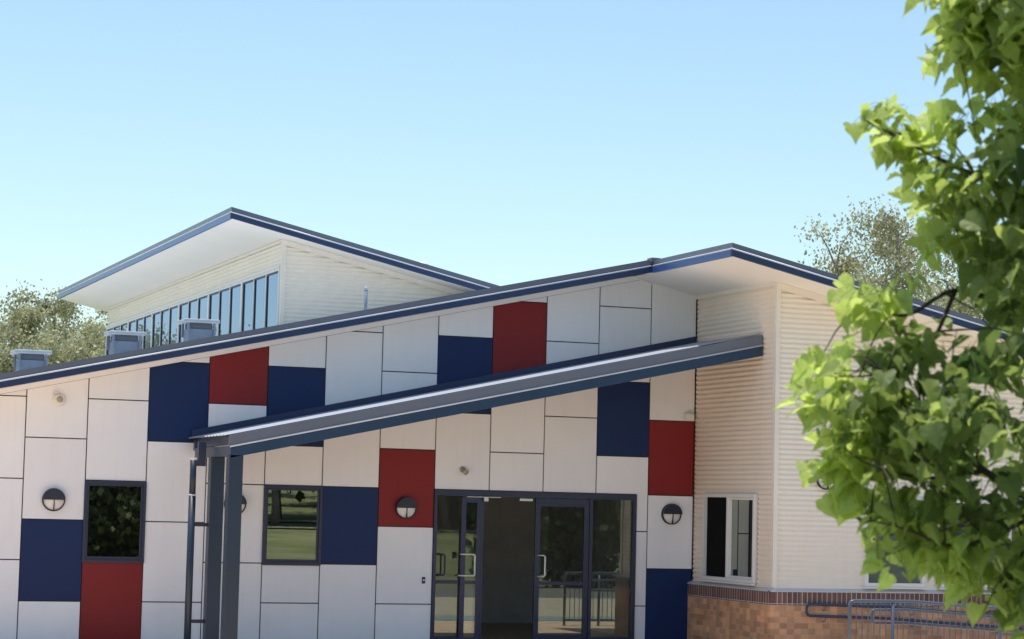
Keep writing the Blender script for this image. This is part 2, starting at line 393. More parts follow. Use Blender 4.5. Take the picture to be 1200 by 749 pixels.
# windows --------------------------------------------------------------
def frame_y(b, x0, x1, z0, z1, w, y0, y1):
    b.box(x0, x1, y0, y1, z1-w, z1).box(x0, x1, y0, y1, z0, z0+w).box(x0, x0+w, y0, y1, z0+w, z1-w).box(x1-w, x1, y0, y1, z0+w, z1-w); return b
def frame_x(b, y0, y1, z0, z1, w, x0, x1):
    b.box(x0, x1, y0, y1, z1-w, z1).box(x0, x1, y0, y1, z0, z0+w).box(x0, x1, y0, y0+w, z0+w, z1-w).box(x0, x1, y1-w, y1, z0+w, z1-w); return b
for xa, xb in ((1.792,2.708),(4.492,5.408)):
    za, zb = 1.178, 2.381
    b = frame_y(MB(), xa, xb, za, zb, .042, -.03, .015)
    frame_y(b, xa+.044, xb-.044, za+.062, zb-.044, .03, -.012, .016)
    b.box(xa+.044, xb-.044, -.024, .016, za+.042, za+.061)
    w = b.build('window', M['frame'], bl, bevel=.003)
    MB().box(xa+.07, xb-.07, .004, .009, za+.09, zb-.07).build('pane', M['glassdark'], w)
# return wall sliding window
ya, yb, za, zb = -2.335, -.475, 1.07, 2.425
b = frame_x(MB(), ya, yb, za, zb, .055, XR-.055, XR+.015)
b.box(XR-.05, XR+.016, -1.40, -1.34, za+.056, zb-.056)
frame_x(b, ya+.057, -1.402, za+.057, zb-.057, .035, XR-.03, XR+.014)
b.box(XR-.085, XR-.02, ya-.02, yb+.02, za-.028, za-.002)
w = b.build('window', M['alu'], bl, bevel=.003)
MB().box(XR+.002, XR+.007, ya+.09, -1.43, za+.09, zb-.09).build('pane', M['glassdark'], w)
MB().box(XR+.002, XR+.007, -1.338, yb-.056, za+.056, zb-.056).build('pane', M['flyscreen'], w)
# bay front windows
for (xa, xb, za, zb), mull in ((FW_H[0], None), (FW_H[1], 14.955)):
    zb2 = 2.42
    b = frame_y(MB(), xa, xb, za, zb2, .055, YB-.06, YB+.015)
    if mull: b.box(mull-.03, mull+.03, YB-.055, YB+.016, za+.056, zb2-.056).box(15.62, 15.68, YB-.055, YB+.016, za+.056, zb2-.056)
    b.box(xa-.02, xb+.02, YB-.085, YB-.02, za-.028, za-.002)
    w = b.build('window', M['alu'], bl, bevel=.003)
    for p0, p1 in ([(xa+.056, xb-.056)] if not mull else [(xa+.056, mull-.031), (mull+.031, 15.619), (15.681, xb-.056)]):
        MB().box(p0, p1, YB+.002, YB+.007, za+.056, zb2-.056).build('pane', M['glassbay'], w)

# entrance -------------------------------------------------------------
FR = M['frame']
b = MB().box(DX0, DX1, -.03, .12, 2.29, 2.383).box(DX0, DX0+.05, -.03, .12, 0, 2.29).box(DX1-.055, DX1, -.03, .12, 0, 2.29)
b.box(7.965, 8.02, -.025, .12, 0, 2.29).box(9.80, 9.85, -.025, .12, 0, 2.29)
ef = b.build('entrance_frame', FR, bl, bevel=.003)
for q in ((DX0+.05, 7.965, -.02, .05, 0, .12), (DX0+.05, 7.965, .0, .05, .93, .985), (9.85, DX1-.055, -.02, .05, 0, .12)): MB().box(*q).build('sidelight_rail', FR, ef)
MB().box(DX0+.05, 7.965, .02, .026, .12, .93).box(DX0+.05, 7.965, .02, .026, .985, 2.29).build('pane', M['glassdoor'], ef)
MB().box(9.85, DX1-.055, .02, .026, .12, 2.29).build('pane', M['glassdoor'], ef)
def D_handle(side):  # D pull on a stile, local x across door
    return [(0,0,1.06),(0,side*.06,1.06),(0,side*.075,1.075),(0,side*.075,1.375),(0,side*.06,1.39),(0,side*.0,1.39)]
# right door leaf (closed)
xa, xb = 8.885, 9.797
b = frame_y(MB(), xa, xb, .012, 2.285, .085, -.005, .04)
b.box(xa+.085, xb-.085, -.005, .04, .93, .985).box(xa+.085, xb-.085, -.004, .039, .097, .16).box(xa+.085, xb-.085, -.004, .039, 2.16, 2.2)
d = b.build('door', FR, bl, bevel=.003)
MB().box(xa+.085, xb-.085, .012, .018, .16, .93).box(xa+.085, xb-.085, .012, .018, .985, 2.16).build('pane', M['glassdoor'], d)
MB().tube([(xa+.045,-.005,1.06),(xa+.13,-.07,1.06),(xa+.145,-.085,1.075),(xa+.145,-.085,1.375),(xa+.13,-.07,1.39),(xa+.045,-.005,1.39)], .014, 8).tube([(xa+.12, .04-y, z) for _, y, z in D_handle(1)][:0] or [(xa+.05, .04, 1.06),(xa+.05, .115, 1.075),(xa+.05, .115, 1.375),(xa+.05, .04, 1.39)], .013, 8).build('door_handle', M['silver'], d, smooth=True)
MB().box(8.62, 8.84, .01, .05, 2.235, 2.275).build('door_closer', M['silver'], d, bevel=.004)
# left door leaf, parked behind the left sidelight line
lp = mat('parked_leaf_paint', (.035,.038,.10), .35, var=.08)
b = MB().box(7.645, 7.72, -.045, -.022, .0, 2.27).box(7.90, 7.963, -.045, -.022, .0, 2.27)
b.box(7.721, 7.899, -.044, -.023, .0, .10).box(7.721, 7.899, -.044, -.023, .93, .985).box(7.721, 7.899, -.044, -.023, 2.19, 2.27)
d = b.build('door', lp, bl, bevel=.003)
MB().box(7.721, 7.899, -.036, -.030, .10, .93).box(7.721, 7.899, -.036, -.030, .985, 2.19).build('pane', M['glassdoor'], d)
MB().tube([(7.63,-.05,1.39),(7.69,-.10,1.39),(7.845,-.10,1.39),(7.86,-.10,1.375),(7.86,-.10,1.075),(7.845,-.10,1.06),(7.69,-.10,1.06),(7.60,-.06,1.06)], .013, 8).build('door_handle', M['silver'], d, smooth=True)
MB().box(7.72, 8.28, -.06, -.046, 2.275, 2.288).box(7.99, 8.06, -.10, -.061, 2.215, 2.285).build('door_closer', M['silver'], d, bevel=.004)
# dark pull and push pad in the left sidelight
MB().tube([(DX0+.06, -.02, 1.06),(DX0+.16,-.075,1.07),(DX0+.175,-.075,1.10),(DX0+.175,-.075,1.35),(DX0+.16,-.075,1.38),(DX0+.06,-.02,1.39)], .015, 8).build('door_handle', M['lampblack'], ef, smooth=True)
# interior
b = MB().box(6.4, 11.4, 6.0, 6.1, 0, 3).box(6.3, 6.4, .16, 6.1, 0, 3).box(11.4, 11.5, .16, 6.1, 0, 3).box(6.3, 11.5, .16, 6.1, 2.9, 3.0)
b.build('interior_wall', M['inwall'], bl)
MB().box(6.3, 11.5, .0, 6.1, -.05, .008).build('interior_floor', M['infloor'], bl)

# upper clerestory block -------------------------------------------------
XU, YU, UL, UY = 6.17, 5.89, 5.08, 5.29
def l3(x): return 7.145 - S1*(x-UL)
XUE = 10.9
def ulim(z): return (XU+.05, min(XUE, UL+(l3(UL)-.14-z)/S1))
corrwall(4.9, 6.95, ulim, lambda u, z, o: (u, YU-o, z), []).build('corrugated_wall', M['cream'], bl, smooth=True)
MULL = [5.98+.02+2.87*i for i in range(7)]
CW = [(MULL[0]+.02, MULL[6]+.02, 5.2, 6.32)]
corrwall(4.9, 6.78, lambda z: (YU+.05, 23.2), lambda u, z, o: (XU-o, u, z), CW).build('corrugated_wall', M['cream'], bl, smooth=True)
MB().prism([(XU+.03,4.8),(XUE,4.8),(XUE,l3(XUE)-.12),(XU+.03,l3(XU)-.12)], 'Y', YU+.03, YU+.12).prism([(XU+.04,4.8),(XUE,4.8),(XUE,l3(XUE)-.12),(XU+.04,l3(XU)-.12)], 'Y', 23.0, 23.2).prism([(YU+.12,4.8),(23.0,4.8),(23.0,6.77),(YU+.12,6.77)], 'X', XU+.05, XU+.12).build('wall', M['creamtrim'], bl)
MB().box(XU-.018, XU+.06, YU-.018, YU-.010, 4.9, 6.80).box(XU-.018, XU-.010, YU-.010, YU+.085, 4.9, 6.80).build('corner_trim', M['creamtrim'], bl)
MB().prism([(XU-.018,l3(XU)-.20),(XUE,l3(XUE)-.20),(XUE,l3(XUE)-.1),(XU-.018,l3(XU)-.1)], 'Y', YU-.028, YU-.019).build('raking_trim', M['creamtrim'], bl)
MB().box(XU-.024, XU-.014, YU+.086, 23.2, 6.74, 6.80).build('wall_trim', M['creamtrim'], bl)
slope_solid(UL+.02, XUE, l3, -.10, -.08, UY+.03, 24.1).build('soffit', M['soffit'], bl)
slope_solid(UL+.03, XUE, l3, -.02, .07, UY+.06, 24.1).build('roof', M['roof'], bl)
rake(UL-.03, XUE, l3, UY, hi=.095)
eave(UL, l3(UL)+.003, UY, 24.1, .095)
for i in range(6):
    y0, y1 = MULL[i]+.03, MULL[i+1]-.03
    wd = (y1-y0-.06)/3
    b = MB().box(XU-.03, XU+.02, y0-.035, y0+.03, 5.2, 6.30).box(XU-.03, XU+.02, y0+.03, y1, 6.255, 6.30).box(XU-.03, XU+.02, y0+.03, y1, 5.2, 5.24)
    for j in (1, 2): b.box(XU-.025, XU+.02, y0+.03+j*(wd+.015)-.02, y0+.03+j*(wd+.015)+.02, 5.24, 6.255)
    b.box(XU-.03, XU+.02, y1-.03, y1+.025, 5.2, 6.255)
    w = b.build('window', M['alu'], bl)
    for j in range(3):
        p0 = y0+.03+j*(wd+.015)+(.02 if j else 0); p1 = y0+.03+(j+1)*(wd+.015)-.02 if j < 2 else y1-.03
        frame_x(MB(), p0+.001, p1-.001, 5.241, 6.254, .028, XU-.012, XU+.015).build('sash', M['frame'], w)
    b = MB().box(XU+.003, XU+.008, y0+.03, y1-.03, 5.24, 6.255); b.build('pane', M['glassblue'], w)
MB().box(XU-.045, XU-.0, YU+.09, MULL[6]+.05, 6.302, 6.345).build('window_head', M['alu'], bl)

# ------------------------------------------------------------------ things on the building
# canopy
YC = -2.47; SC = .2185
def lc(x): return 3.585 + SC*(x-5.72)
cn = empty('entrance_canopy', (3.47, YC+.1, 0), 'long sloping blue-grey steel canopy over the entry, on two posts', 'canopy')
XC = 3.30
# trapezoidal roof sheet
prof = []; y = YC+.03; NP = 12; P = (-.03-y)/NP
for i in range(NP):
    for dy, h in ((0,0),(.30,0),(.38,.014),(.55,.014),(.63,0)): prof.append((y+(i+dy)*P, h))
prof.append((-.03, 0))
b = MB()
for t in (0, -.006):
    for yy, h in prof: b.v += [(XC, yy, lc(XC)-.012+h+t), (XR-.02, yy, lc(XR-.02)-.012+h+t)]
n = len(prof)
for i in range(n-1):
    b.f.append((2*i, 2*i+1, 2*i+3, 2*i+2)); q = 2*n; b.f.append((q+2*i, q+2*i+2, q+2*i+3, q+2*i+1)); b.f.append((2*i, 2*i+2, q+2*i+2, q+2*i))
b.build('roof_sheet', mat('canopy_roof_sheet', (.30,.33,.39), .6, var=.06), cn)
def slab(x0, x1, lo, hi, y0, y1, name, m, bev=0):
    return slope_solid(x0, x1, lc, lo, hi, y0, y1).build(name, m, cn, bevel=bev)
slab(3.36, XR-.02, -.175, -.022, YC, YC+.03, 'barge', M['steel2'], .004)
slab(3.385, XR-.02, -.345, -.19, YC-.005, YC+.14, 'beam', mat('canopy_beam_steel', (.018,.045,.10), .35, var=.12), .004)
MB().tube([(3.37, YC-.006, lc(3.37)-.183), (XR-.02, YC-.006, lc(XR-.02)-.183)], .012, 8).build('barge_lip', M['lip'], cn, smooth=True)  # bead in the same painted glint colour
slab(3.385, XR-.02, -.21, -.05, -.16, -.04, 'beam', M['steel'])
slab(XC+.06, XR-.02, -.02, .10, -.05, -.004, 'wall_flashing', M['fasciablue'])
for i in range(7):
    x = 3.42+i*1.3; slope_solid(x, x+.07, lc, -.17, -.038, YC+.14, -.16).build('purlin', M['steel'], cn)
MB().box(3.385, 3.565, YC+.14, -.16, lc(3.4)-.32, lc(3.4)-.18).build('beam', M['steel'], cn)
pm = mat('canopy_post_steel', (.019,.036,.066), .38, var=.15, vscale=1.2)
for yc in (YC+.095, -1.25):
    s_ = .1; b = MB()
    b.box(3.37, 3.57, yc-s_, yc+s_, 0, lc(3.47)-.345+ (.03 if yc < -2 else .01))
    b.build('post', pm, cn, bevel=.008)
    
# downpipe beside the posts
yd = -1.25
dp = empty('downpipe', (3.02, yd, 0), 'round blue-grey downpipe bracketed left of the canopy posts', 'downpipe')
zt = 2.83
MB().tube([(3.13,yd,0),(3.13,yd,2.20)], .052, 16).tube([(3.13,yd,2.20),(3.13,yd,2.72)], .047, 16).build('pipe', pm, dp, smooth=True)
MB().tube([(3.13,yd,2.19),(3.13,yd,2.215)], .056, 16).tube([(3.13,yd,2.705),(3.13,yd,2.725)], .054, 16).build('collar', M['lip'], dp, smooth=True)
MB().box(3.19, 3.30, yd-.05, yd+.05, 2.62, 2.97).box(3.13, 3.22, yd-.045, yd+.045, 2.62, 2.70).build('rainwater_head', M['frame'], dp, bevel=.004)
for z in (1.78, .40): MB().box(3.17, 3.368, yd-.03, yd+.03, z-.025, z+.025).build('bracket', M['lampblack'], dp)

# bulkhead lamps
def disc_pts(cx, cz, r, a0, a1, n=20): return [(cx+r*math.cos(a0+(a1-a0)*i/n), cz+r*math.sin(a0+(a1-a0)*i/n)) for i in range(n+1)]
def bulkhead(loc, label):
    x, y, z = loc; R0 = .168
    root = empty('wall_lamp', loc, label, 'wall lamp', 'round half-hooded bulkhead lamps on the walls')
    b = MB(); k = 28
    rings = [(R0, -.0), (R0, -.05), (R0-.006, -.058), (R0-.014, -.058), (R0-.016, -.03)]
    for r, o in rings: b.v += [(x+r*math.cos(2*math.pi*i/k), y+o, z+r*math.sin(2*math.pi*i/k)) for i in range(k)]
    for j in range(len(rings)-1):
        for i in range(k): b.f.append((j*k+i, j*k+(i+1)%k, (j+1)*k+(i+1)%k, (j+1)*k+i))
    b.build('rim', M['lampblack'], root, smooth=True)
    b = MB(); b.v.append((x, y-.085, z)); nr = 3
    for j in range(1, nr+1):
        r = (R0-.015)*j/nr; o = -.085+.05*(j/nr)**2
        b.v += [(x+r*math.cos(2*math.pi*i/k), y+o, z+r*math.sin(2*math.pi*i/k)) for i in range(k)]
    for i in range(k): b.f.append((0, 1+(i+1)%k, 1+i))
    for j in range(nr-1):
        for i in range(k): b.f.append((1+j*k+i, 1+j*k+(i+1)%k, 1+(j+1)*k+(i+1)%k, 1+(j+1)*k+i))
    b.build('diffuser', M['lampwhite'], root, smooth=True)
    b = MB(); r1 = R0-.004
    pts = disc_pts(x, z+.0, r1, 0, math.pi)
    b.prism(pts, 'Y', y-.10, y-.05); b.build('hood', M['lampblack'], root, bevel=.006)
    MB().box(x-.0055, x+.0055, y-.096, y-.055, z-R0+.008, z-.0).build('guard_bar', M['lampblack'], root)
    return root
lamp = bulkhead((1.346, -.001, 2.085), 'round half-hooded lamp left of the dark window, above a navy panel')
for (x, y, z), t in (((4.052,-.001,2.085), 'round half-hooded lamp mostly hidden behind the canopy post'),
                  ((6.737,-.001,2.085), 'round half-hooded lamp on the red panel beside the entry doors'),
                  ((11.205,-.001,2.085), 'round half-hooded lamp under the red panel beside the corrugated side wall'),
                  ((12.45,YB-.012,2.68), 'round lamp on the corrugated front wall, half covered by leaves')):
    dup(lamp, (x, y, z), t)
# small wall fittings
s = empty('security_light', (1.356,-.001,3.55), 'small pale round sensor light on a bracket high on the left wall', 'security light')
b = MB(); k = 20
for r, o in ((.10,0),(.10,-.025),(.07,-.05),(.045,-.052)): b.v += [(1.37+r*math.cos(2*math.pi*i/k), o, 3.545+r*math.sin(2*math.pi*i/k)) for i in range(k)]
for j in range(3):
    for i in range(k): b.f.append((j*k+i, j*k+(i+1)%k, (j+1)*k+(i+1)%k, (j+1)*k+i))
b.f.append(tuple(range(3*k, 4*k))); b.build('base', M['whiteplastic'], s, smooth=True)
MB().tube([(1.375,-.05,3.555),(1.375,-.11,3.545)], [.045,.038], 14).build('lens', M['beigeplastic'], s, smooth=True)
MB().tube([(1.28,-.005,3.64),(1.33,-.06,3.66),(1.37,-.06,3.65)], .012, 8).build('bracket', M['silver'], s, smooth=True)
s = empty('motion_sensor', (7.666,-.001,2.68), 'small blurred beige sensor on the white panel above the doors', 'sensor')
MB().tube([(7.65,.0,2.70),(7.65,-.03,2.70)], .045, 14).build('base', M['beigeplastic'], s, smooth=True)
MB().tube([(7.66,-.03,2.69),(7.685,-.09,2.655)], [.03,.045], 14).build('head', M['beigeplastic'], s, smooth=True)
s = empty('junction_box', (11.47,-.001,3.65), 'small white box on the panel above the red panel near the inside corner', 'box')
MB().box(11.40,11.55,-.09,-.001,3.60,3.71).build('casing', M['whiteplastic'], s, bevel=.006)
MB().box(11.47,11.54,-.115,-.091,3.615,3.69).build('cover', M['whiteplastic'], s, bevel=.004)
s = empty('door_switch', (7.06,-.001,.98), 'small black switch on the white panel left of the doors', 'switch')
MB().box(7.035,7.085,-.02,-.001,.93,1.03).build('plate', M['lampblack'], s, bevel=.004)
MB().box(7.048,7.072,-.026,-.021,.97,.995).build('button', M['silver'], s)

# roof ventilators
def vent(cx, cy, zt, label):
    zr = l1(cx)+.03
    r = empty('roof_ventilator', (cx, cy, zr), label, 'roof vent', 'square metal ventilators on the long roof')
    MB().box(cx-.21, cx+.21, cy-.21, cy+.21, zr-.1, zt-.17).build('body', M['zincdark'], r, bevel=.01)
    MB().box(cx-.19, cx+.19, cy-.19, cy+.19, zt-.168, zt-.08).build('louvre', mat('vent_louvre', (.09,.11,.15), .5, var=.2) if 'vent_louvre' not in bpy.data.materials else bpy.data.materials['vent_louvre'], r)
    for sx in (-1,1):
        for sy in (-1,1): MB().box(cx+sx*.22-.018, cx+sx*.22+.018, cy+sy*.22-.018, cy+sy*.22+.018, zt-.3, zt-.075).build('cap_support', M['zincdark'], r)
    MB().box(cx-.30, cx+.30, cy-.30, cy+.30, zt-.075, zt-.01).build('cap', M['zinc'], r, bevel=.02)
vent(1.52, 4.0, 4.50, 'leftmost of the three roof vents, in front of the gum trees')
vent(3.04, 4.0, 4.88, 'middle roof vent, at the left end of the clerestory windows')
vent(4.28, 4.0, 5.14, 'right roof vent, standing in front of the clerestory windows')
p = empty('vent_pipe', (7.33,4.5,5.35), 'thin upright vent pipe in front of the upper corrugated wall', 'vent pipe')
MB().tube([(7.33,4.5,5.3),(7.33,4.5,5.85)], .03, 12).build('pipe', M['zincdark'], p, smooth=True)
MB().tube([(7.33,4.5,5.84),(7.33,4.5,5.90)], [.045,.035], 12).build('cowl', M['zinc'], p, smooth=True)
p = empty('roof_cowl', (9.78,9,6.3), 'small white cowl just showing above the upper roof', 'roof vent')
MB().tube([(9.78,9,6.1),(9.78,9,6.80)], .06, 14).build('stack', M['whiteplastic'], p, smooth=True)
MB().tube([(9.78,9,6.78),(9.78,9,6.84),(9.78,9,6.88)], [.13,.13,.06], 16).build('cap', M['whiteplastic'], p, smooth=True)

# balustrade and handrails
YR = -5.4
bz = lambda x: .955 if x < 12.5 else .955-.062*(x-12.5)
bs = empty('ramp_balustrade', (11.56, YR, 0), 'blue-grey steel balustrade with thin balusters beside the ramp', 'balustrade')
X0, X1 = 11.54, 18.5
MB().tube([(X0,YR,-.3),(X0,YR,.90),(X0+.015,YR,.94),(X0+.06,YR,.955),(12.5,YR,.955),(X1,YR,bz(X1))], .026, 12).build('top_rail', M['rail'], bs, smooth=True)
MB().tube([(X0,YR,.10),(12.5,YR,.10),(X1,YR,bz(X1)-.855)], .016, 8).build('bottom_rail', M['rail'], bs, smooth=True)
for x in (12.22, 13.95, 15.7, 17.4):
    MB().tube([(x,YR,-.4),(x,YR,bz(x)-.02)], .024, 10).build('post', M['rail'], bs, smooth=True)
x = X0+.105
while x < X1 and x < X0+.105+.093*72:
    MB().tube([(x,YR,bz(x)-.855),(x,YR,bz(x)-.015)], .007, 6).build('baluster', M['rail'], bs, smooth=True); x += .093
yh = YR+.09
def hz(x): return .835 if x < 12.5 else .835-.062*(x-12.5)
b = MB().tube([(X1,yh,hz(X1)),(12.5,yh,hz(12.5)),(11.99,yh,.83),(11.95,yh,.815),(11.94,yh,.78),(11.94,yh,.69),(11.95,yh,.66),(11.99,yh,.645),(12.5,yh,.645),(X1,yh,hz(X1)-.19)], .021, 10)
b.build('handrail', M['rail'], bs, smooth=True)
for x in (12.22, 13.95, 15.7): MB().tube([(x,YR,hz(x)-.05),(x,yh,hz(x)-.02)], .009, 6).build('bracket', M['rail'], bs)
wr = empty('wall_handrail', (12.08, -3.08, 0), 'dark blue looped handrail fixed to the brick wall', 'handrail')
yw = YB-.15
b = MB().tube([(17.8,yw,.50),(13.4,yw,.77),(12.15,yw,.80),(12.11,yw,.785),(12.09,yw,.75),(12.09,yw,.68),(12.11,yw,.645),(12.15,yw,.63),(13.4,yw,.60),(17.8,yw,.33)], .022, 10)
b.build('rail', mat('shaded_rail_paint', (.03,.05,.12), .35, var=.08), wr, smooth=True)  # darker copy of the rail colour, its shade by the wall painted in
for x in (12.4, 13.9, 15.4, 16.9):
    z = (.80 if x < 13.4 else .77-.0614*(x-13.4))
    MB().tube([(x,YB-.07,z-.09),(x,yw,z-.08),(x,yw,z-.02)], .008, 6).tube([(x,YB-.07,z-.26),(x,yw,z-.25),(x,yw,z-.19)], .008, 6).build('bracket', M['rail'], wr)

# ------------------------------------------------------------------ ground
def hgt(x, y):
    z = 0
    if y < -22: z += .25*min(1, (-22-y)/30.)
    if y < -36: t = min(90, -36-y); z += .035*t + .0
    if y < -24 : z -= .45*math.exp(-((y+36)/9)**2)
    return z
def gridmesh(xs, ys, off=0, fn=hgt):
    b = MB(); nx = len(xs)
    for y in ys:
        for x in xs: b.v.append((x, y, fn(x, y)+off))
    for j in range(len(ys)-1):
        for i in range(nx-1): a = j*nx+i; b.f.append((a, a+1, a+nx+1, a+nx))
    return b
gm = bpy.data.materials.new('lawn'); gm.use_nodes = True; nt = gm.node_tree; bb = nt.nodes['Principled BSDF']; bb.inputs['Roughness'].default_value = .9
tc = nt.nodes.new('ShaderNodeTexCoord'); n1 = nt.nodes.new('ShaderNodeTexNoise'); n1.inputs['Scale'].default_value = .35; n1.inputs['Detail'].default_value = 10; n1.inputs['Roughness'].default_value = .65
cr = nt.nodes.new('ShaderNodeValToRGB'); cr.color_ramp.elements[0].position = .35; cr.color_ramp.elements[0].color = (.13,.165,.06,1)
cr.color_ramp.elements[1].position = .7; cr.color_ramp.elements[1].color = (.29,.28,.14,1)
nt.links.new(tc.outputs['Object'], n1.inputs['Vector']); nt.links.new(n1.outputs['Fac'], cr.inputs[0]); nt.links.new(cr.outputs[0], bb.inputs['Base Color'])
xs = [-2500,-900,-400] + [-200+10*i for i in range(41)] + [400,900,2500]
ys = [-2500,-900,-400] + [-200+3*i for i in range(70)] + [60,200,900,2500]
tag(gridmesh(xs, ys, -.03).build('ground', gm), kind='structure')
rng = lambda a, b, n: [a+(b-a)*i/n for i in range(n+1)]
tag(gridmesh(rng(-30,40,6), rng(-8.6,.0,3), -.004).build('paving', M['paving']), kind='structure')
tag(gridmesh(rng(9.0,24,4), rng(-8.6,-6.9,2), .003).build('ramp_path', M['teal']), kind='structure')
tag(gridmesh(rng(-60,90,10), rng(-17,-8.61,3), .0).build('road_verge', mat('dry_grass_verge', (.60,.50,.36), .9, var=.25, vscale=2)), kind='structure')
tag(gridmesh(rng(-60,90,10), rng(-22.5,-17.01,3), .0).build('road', mat('asphalt', (.20,.19,.17), .85, var=.2, vscale=3)), kind='structure')
tag(gridmesh(rng(-60,90,30), rng(-58,-56.8,2), .03).build('path', M['path']), kind='structure')
b = MB()
for i in range(31):
    x = -40+5*i; y = -62-.28*(x-20)*.4
    for w in (0, 1.3): b.v.append((x, y-w, hgt(x, y-w)+.03))
for i in range(30): b.f.append((2*i, 2*i+2, 2*i+3, 2*i+1))
tag(b.build('path', M['path']), kind='structure')

# ------------------------------------------------------------------ trees
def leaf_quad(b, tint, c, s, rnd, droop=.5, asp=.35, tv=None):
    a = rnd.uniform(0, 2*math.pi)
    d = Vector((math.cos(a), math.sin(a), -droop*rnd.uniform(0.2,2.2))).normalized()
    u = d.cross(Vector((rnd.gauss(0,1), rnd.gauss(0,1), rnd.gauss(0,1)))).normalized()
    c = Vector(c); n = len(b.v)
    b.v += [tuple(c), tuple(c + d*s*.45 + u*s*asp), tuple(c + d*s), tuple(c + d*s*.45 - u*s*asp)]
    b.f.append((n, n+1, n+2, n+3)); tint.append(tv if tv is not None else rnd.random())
def make_tree(name, base, H, crown_r, seed, leafm, label, group, n_limb=6, per=90, ls=.2, cl=.55, sparse=1., barkm=None, trunk_h=.35, cat='tree', asp=.3, nsub=7):
    rnd = random.Random(seed); base = Vector(base)
    root = empty(name, base, label, cat, group)
    b = MB(); br = MB(); tips = []
    top = base + Vector((rnd.uniform(-.4,.4), rnd.uniform(-.4,.4), H*.66))
    tr = [base + Vector((0,0,-.2))] ; k = 6
    for i in range(1, k+1): t = i/k; tr.append(base.lerp(top, t) + Vector((rnd.gauss(0,.12), rnd.gauss(0,.12), 0)))
    r0 = H*.018+.03
    b.tube(tr, [r0*(1-.8*i/k) for i in range(k+1)], 9)
    for i in range(n_limb):
        t = trunk_h + (1-trunk_h)*(i/(n_limb)) ; idx = min(k-1, int(t*k)); p0 = tr[idx].lerp(tr[idx+1], t*k-idx) 
        a = i*2.4 + rnd.uniform(-.5,.5); rr = crown_r*rnd.uniform(.6,1.0)*(1.05-.4*t)
        p3 = p0 + Vector((math.cos(a)*rr, math.sin(a)*rr, H*rnd.uniform(.12,.27)))
        if p3.z > base.z+H*.96: p3.z = base.z+H*.96
        p1 = p0.lerp(p3, .35) + Vector((0,0,-.04*H)); p2 = p0.lerp(p3, .7) + Vector((rnd.gauss(0,.2),rnd.gauss(0,.2), -.02*H))
        br.tube([p0,p1,p2,p3], [r0*.45, r0*.33, r0*.22, r0*.08], 6)
        for j in range(nsub):
            q = [p1.lerp(p2, rnd.random()), p2.lerp(p3, rnd.random()), p3][j % 3]
            e = q + Vector((rnd.gauss(0,.28*crown_r), rnd.gauss(0,.28*crown_r), rnd.uniform(-.05,.16)*H*.8))
            e.z = min(e.z, base.z+H-cl*.5-rnd.random()*H*.10)
            br.tube([q, q.lerp(e,.5)+Vector((rnd.gauss(0,.08),rnd.gauss(0,.08),.1)), e], [r0*.14, r0*.10, r0*.04], 5, cap=False)
            tips.append((e, 1)); tips.append((q.lerp(e,.55), .6))
    for j in range(4): tips.append((tr[-1]+Vector((rnd.gauss(0,.5),rnd.gauss(0,.5),rnd.uniform(.0,.24)*H)), 1))
    lb = MB(); tint = []
    tips = [(Vector((e.x, e.y, min(e.z, base.z+H-cl*.5-rnd.random()*H*.12))), w) for e, w in tips]
    for e, w in tips:
        shade = rnd.uniform(.0,1.); R1 = cl*rnd.uniform(.6,1.35)
        for _ in range(int(per*sparse*w*rnd.uniform(.5,1.4))):
            o = Vector((rnd.gauss(0,1), rnd.gauss(0,1), rnd.gauss(0,.75)))*R1*.62
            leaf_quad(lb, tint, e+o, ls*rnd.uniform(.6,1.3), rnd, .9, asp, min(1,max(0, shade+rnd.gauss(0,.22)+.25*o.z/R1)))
    b.build('trunk', barkm or M['bark'], root, smooth=True); br.build('limb', barkm or M['bark'], root, smooth=True)
    lb.build('crown', leafm, root, tint=tint)
    return root
G1 = 'gum trees beyond the left end of the building'
gumbark = mat('pale_gum_bark', (.34,.29,.25), .8, var=.35, vscale=3, stretch=(1,1,.3))
gl = [  # px at crown centre, top py, depth, radius, seed
 (12, 328, 78, 1.7, 1, 'gum tree with a sparse purple-brown top at the far left edge'),
 (52, 318, 82, 1.6, 2, 'tallest olive gum tree, left of the upper roof corner'),
 (97, 318, 92, 2.0, 3, 'gum tree partly hidden by the tip of the upper roof'),
 (-38, 352, 84, 2.6, 4, 'gum tree cut off by the left picture edge'),
 (30, 374, 74, 2.6, 5, 'bushy grey-green gum in front of the row, nearest the left vent'),
 (75, 378, 76, 2.6, 6, 'pale olive gum crown between the left and middle vents'),
 (118, 372, 80, 2.6, 7, 'pale gum crown touching the end of the clerestory wall'),
 (150, 352, 110, 3.5, 8, 'far gum tree behind the clerestory block'),
]
for px, py, dpt, r, sd, lab in gl:
    q = at(px, py, dpt); H = q.z
    make_tree('gum_tree', (q.x, q.y, -.2), H+.4, r, 100+sd, M['gum'], lab, G1, n_limb=6 if sd in (1,2,3) else 9, nsub=5 if sd in (1,2,3) else 7, per=200 if sd in (1,2,3) else 300, ls=.125, cl=.40 if sd in (1,2,3) else .55, barkm=gumbark, trunk_h=.62 if sd in (1,2,3) else .38)
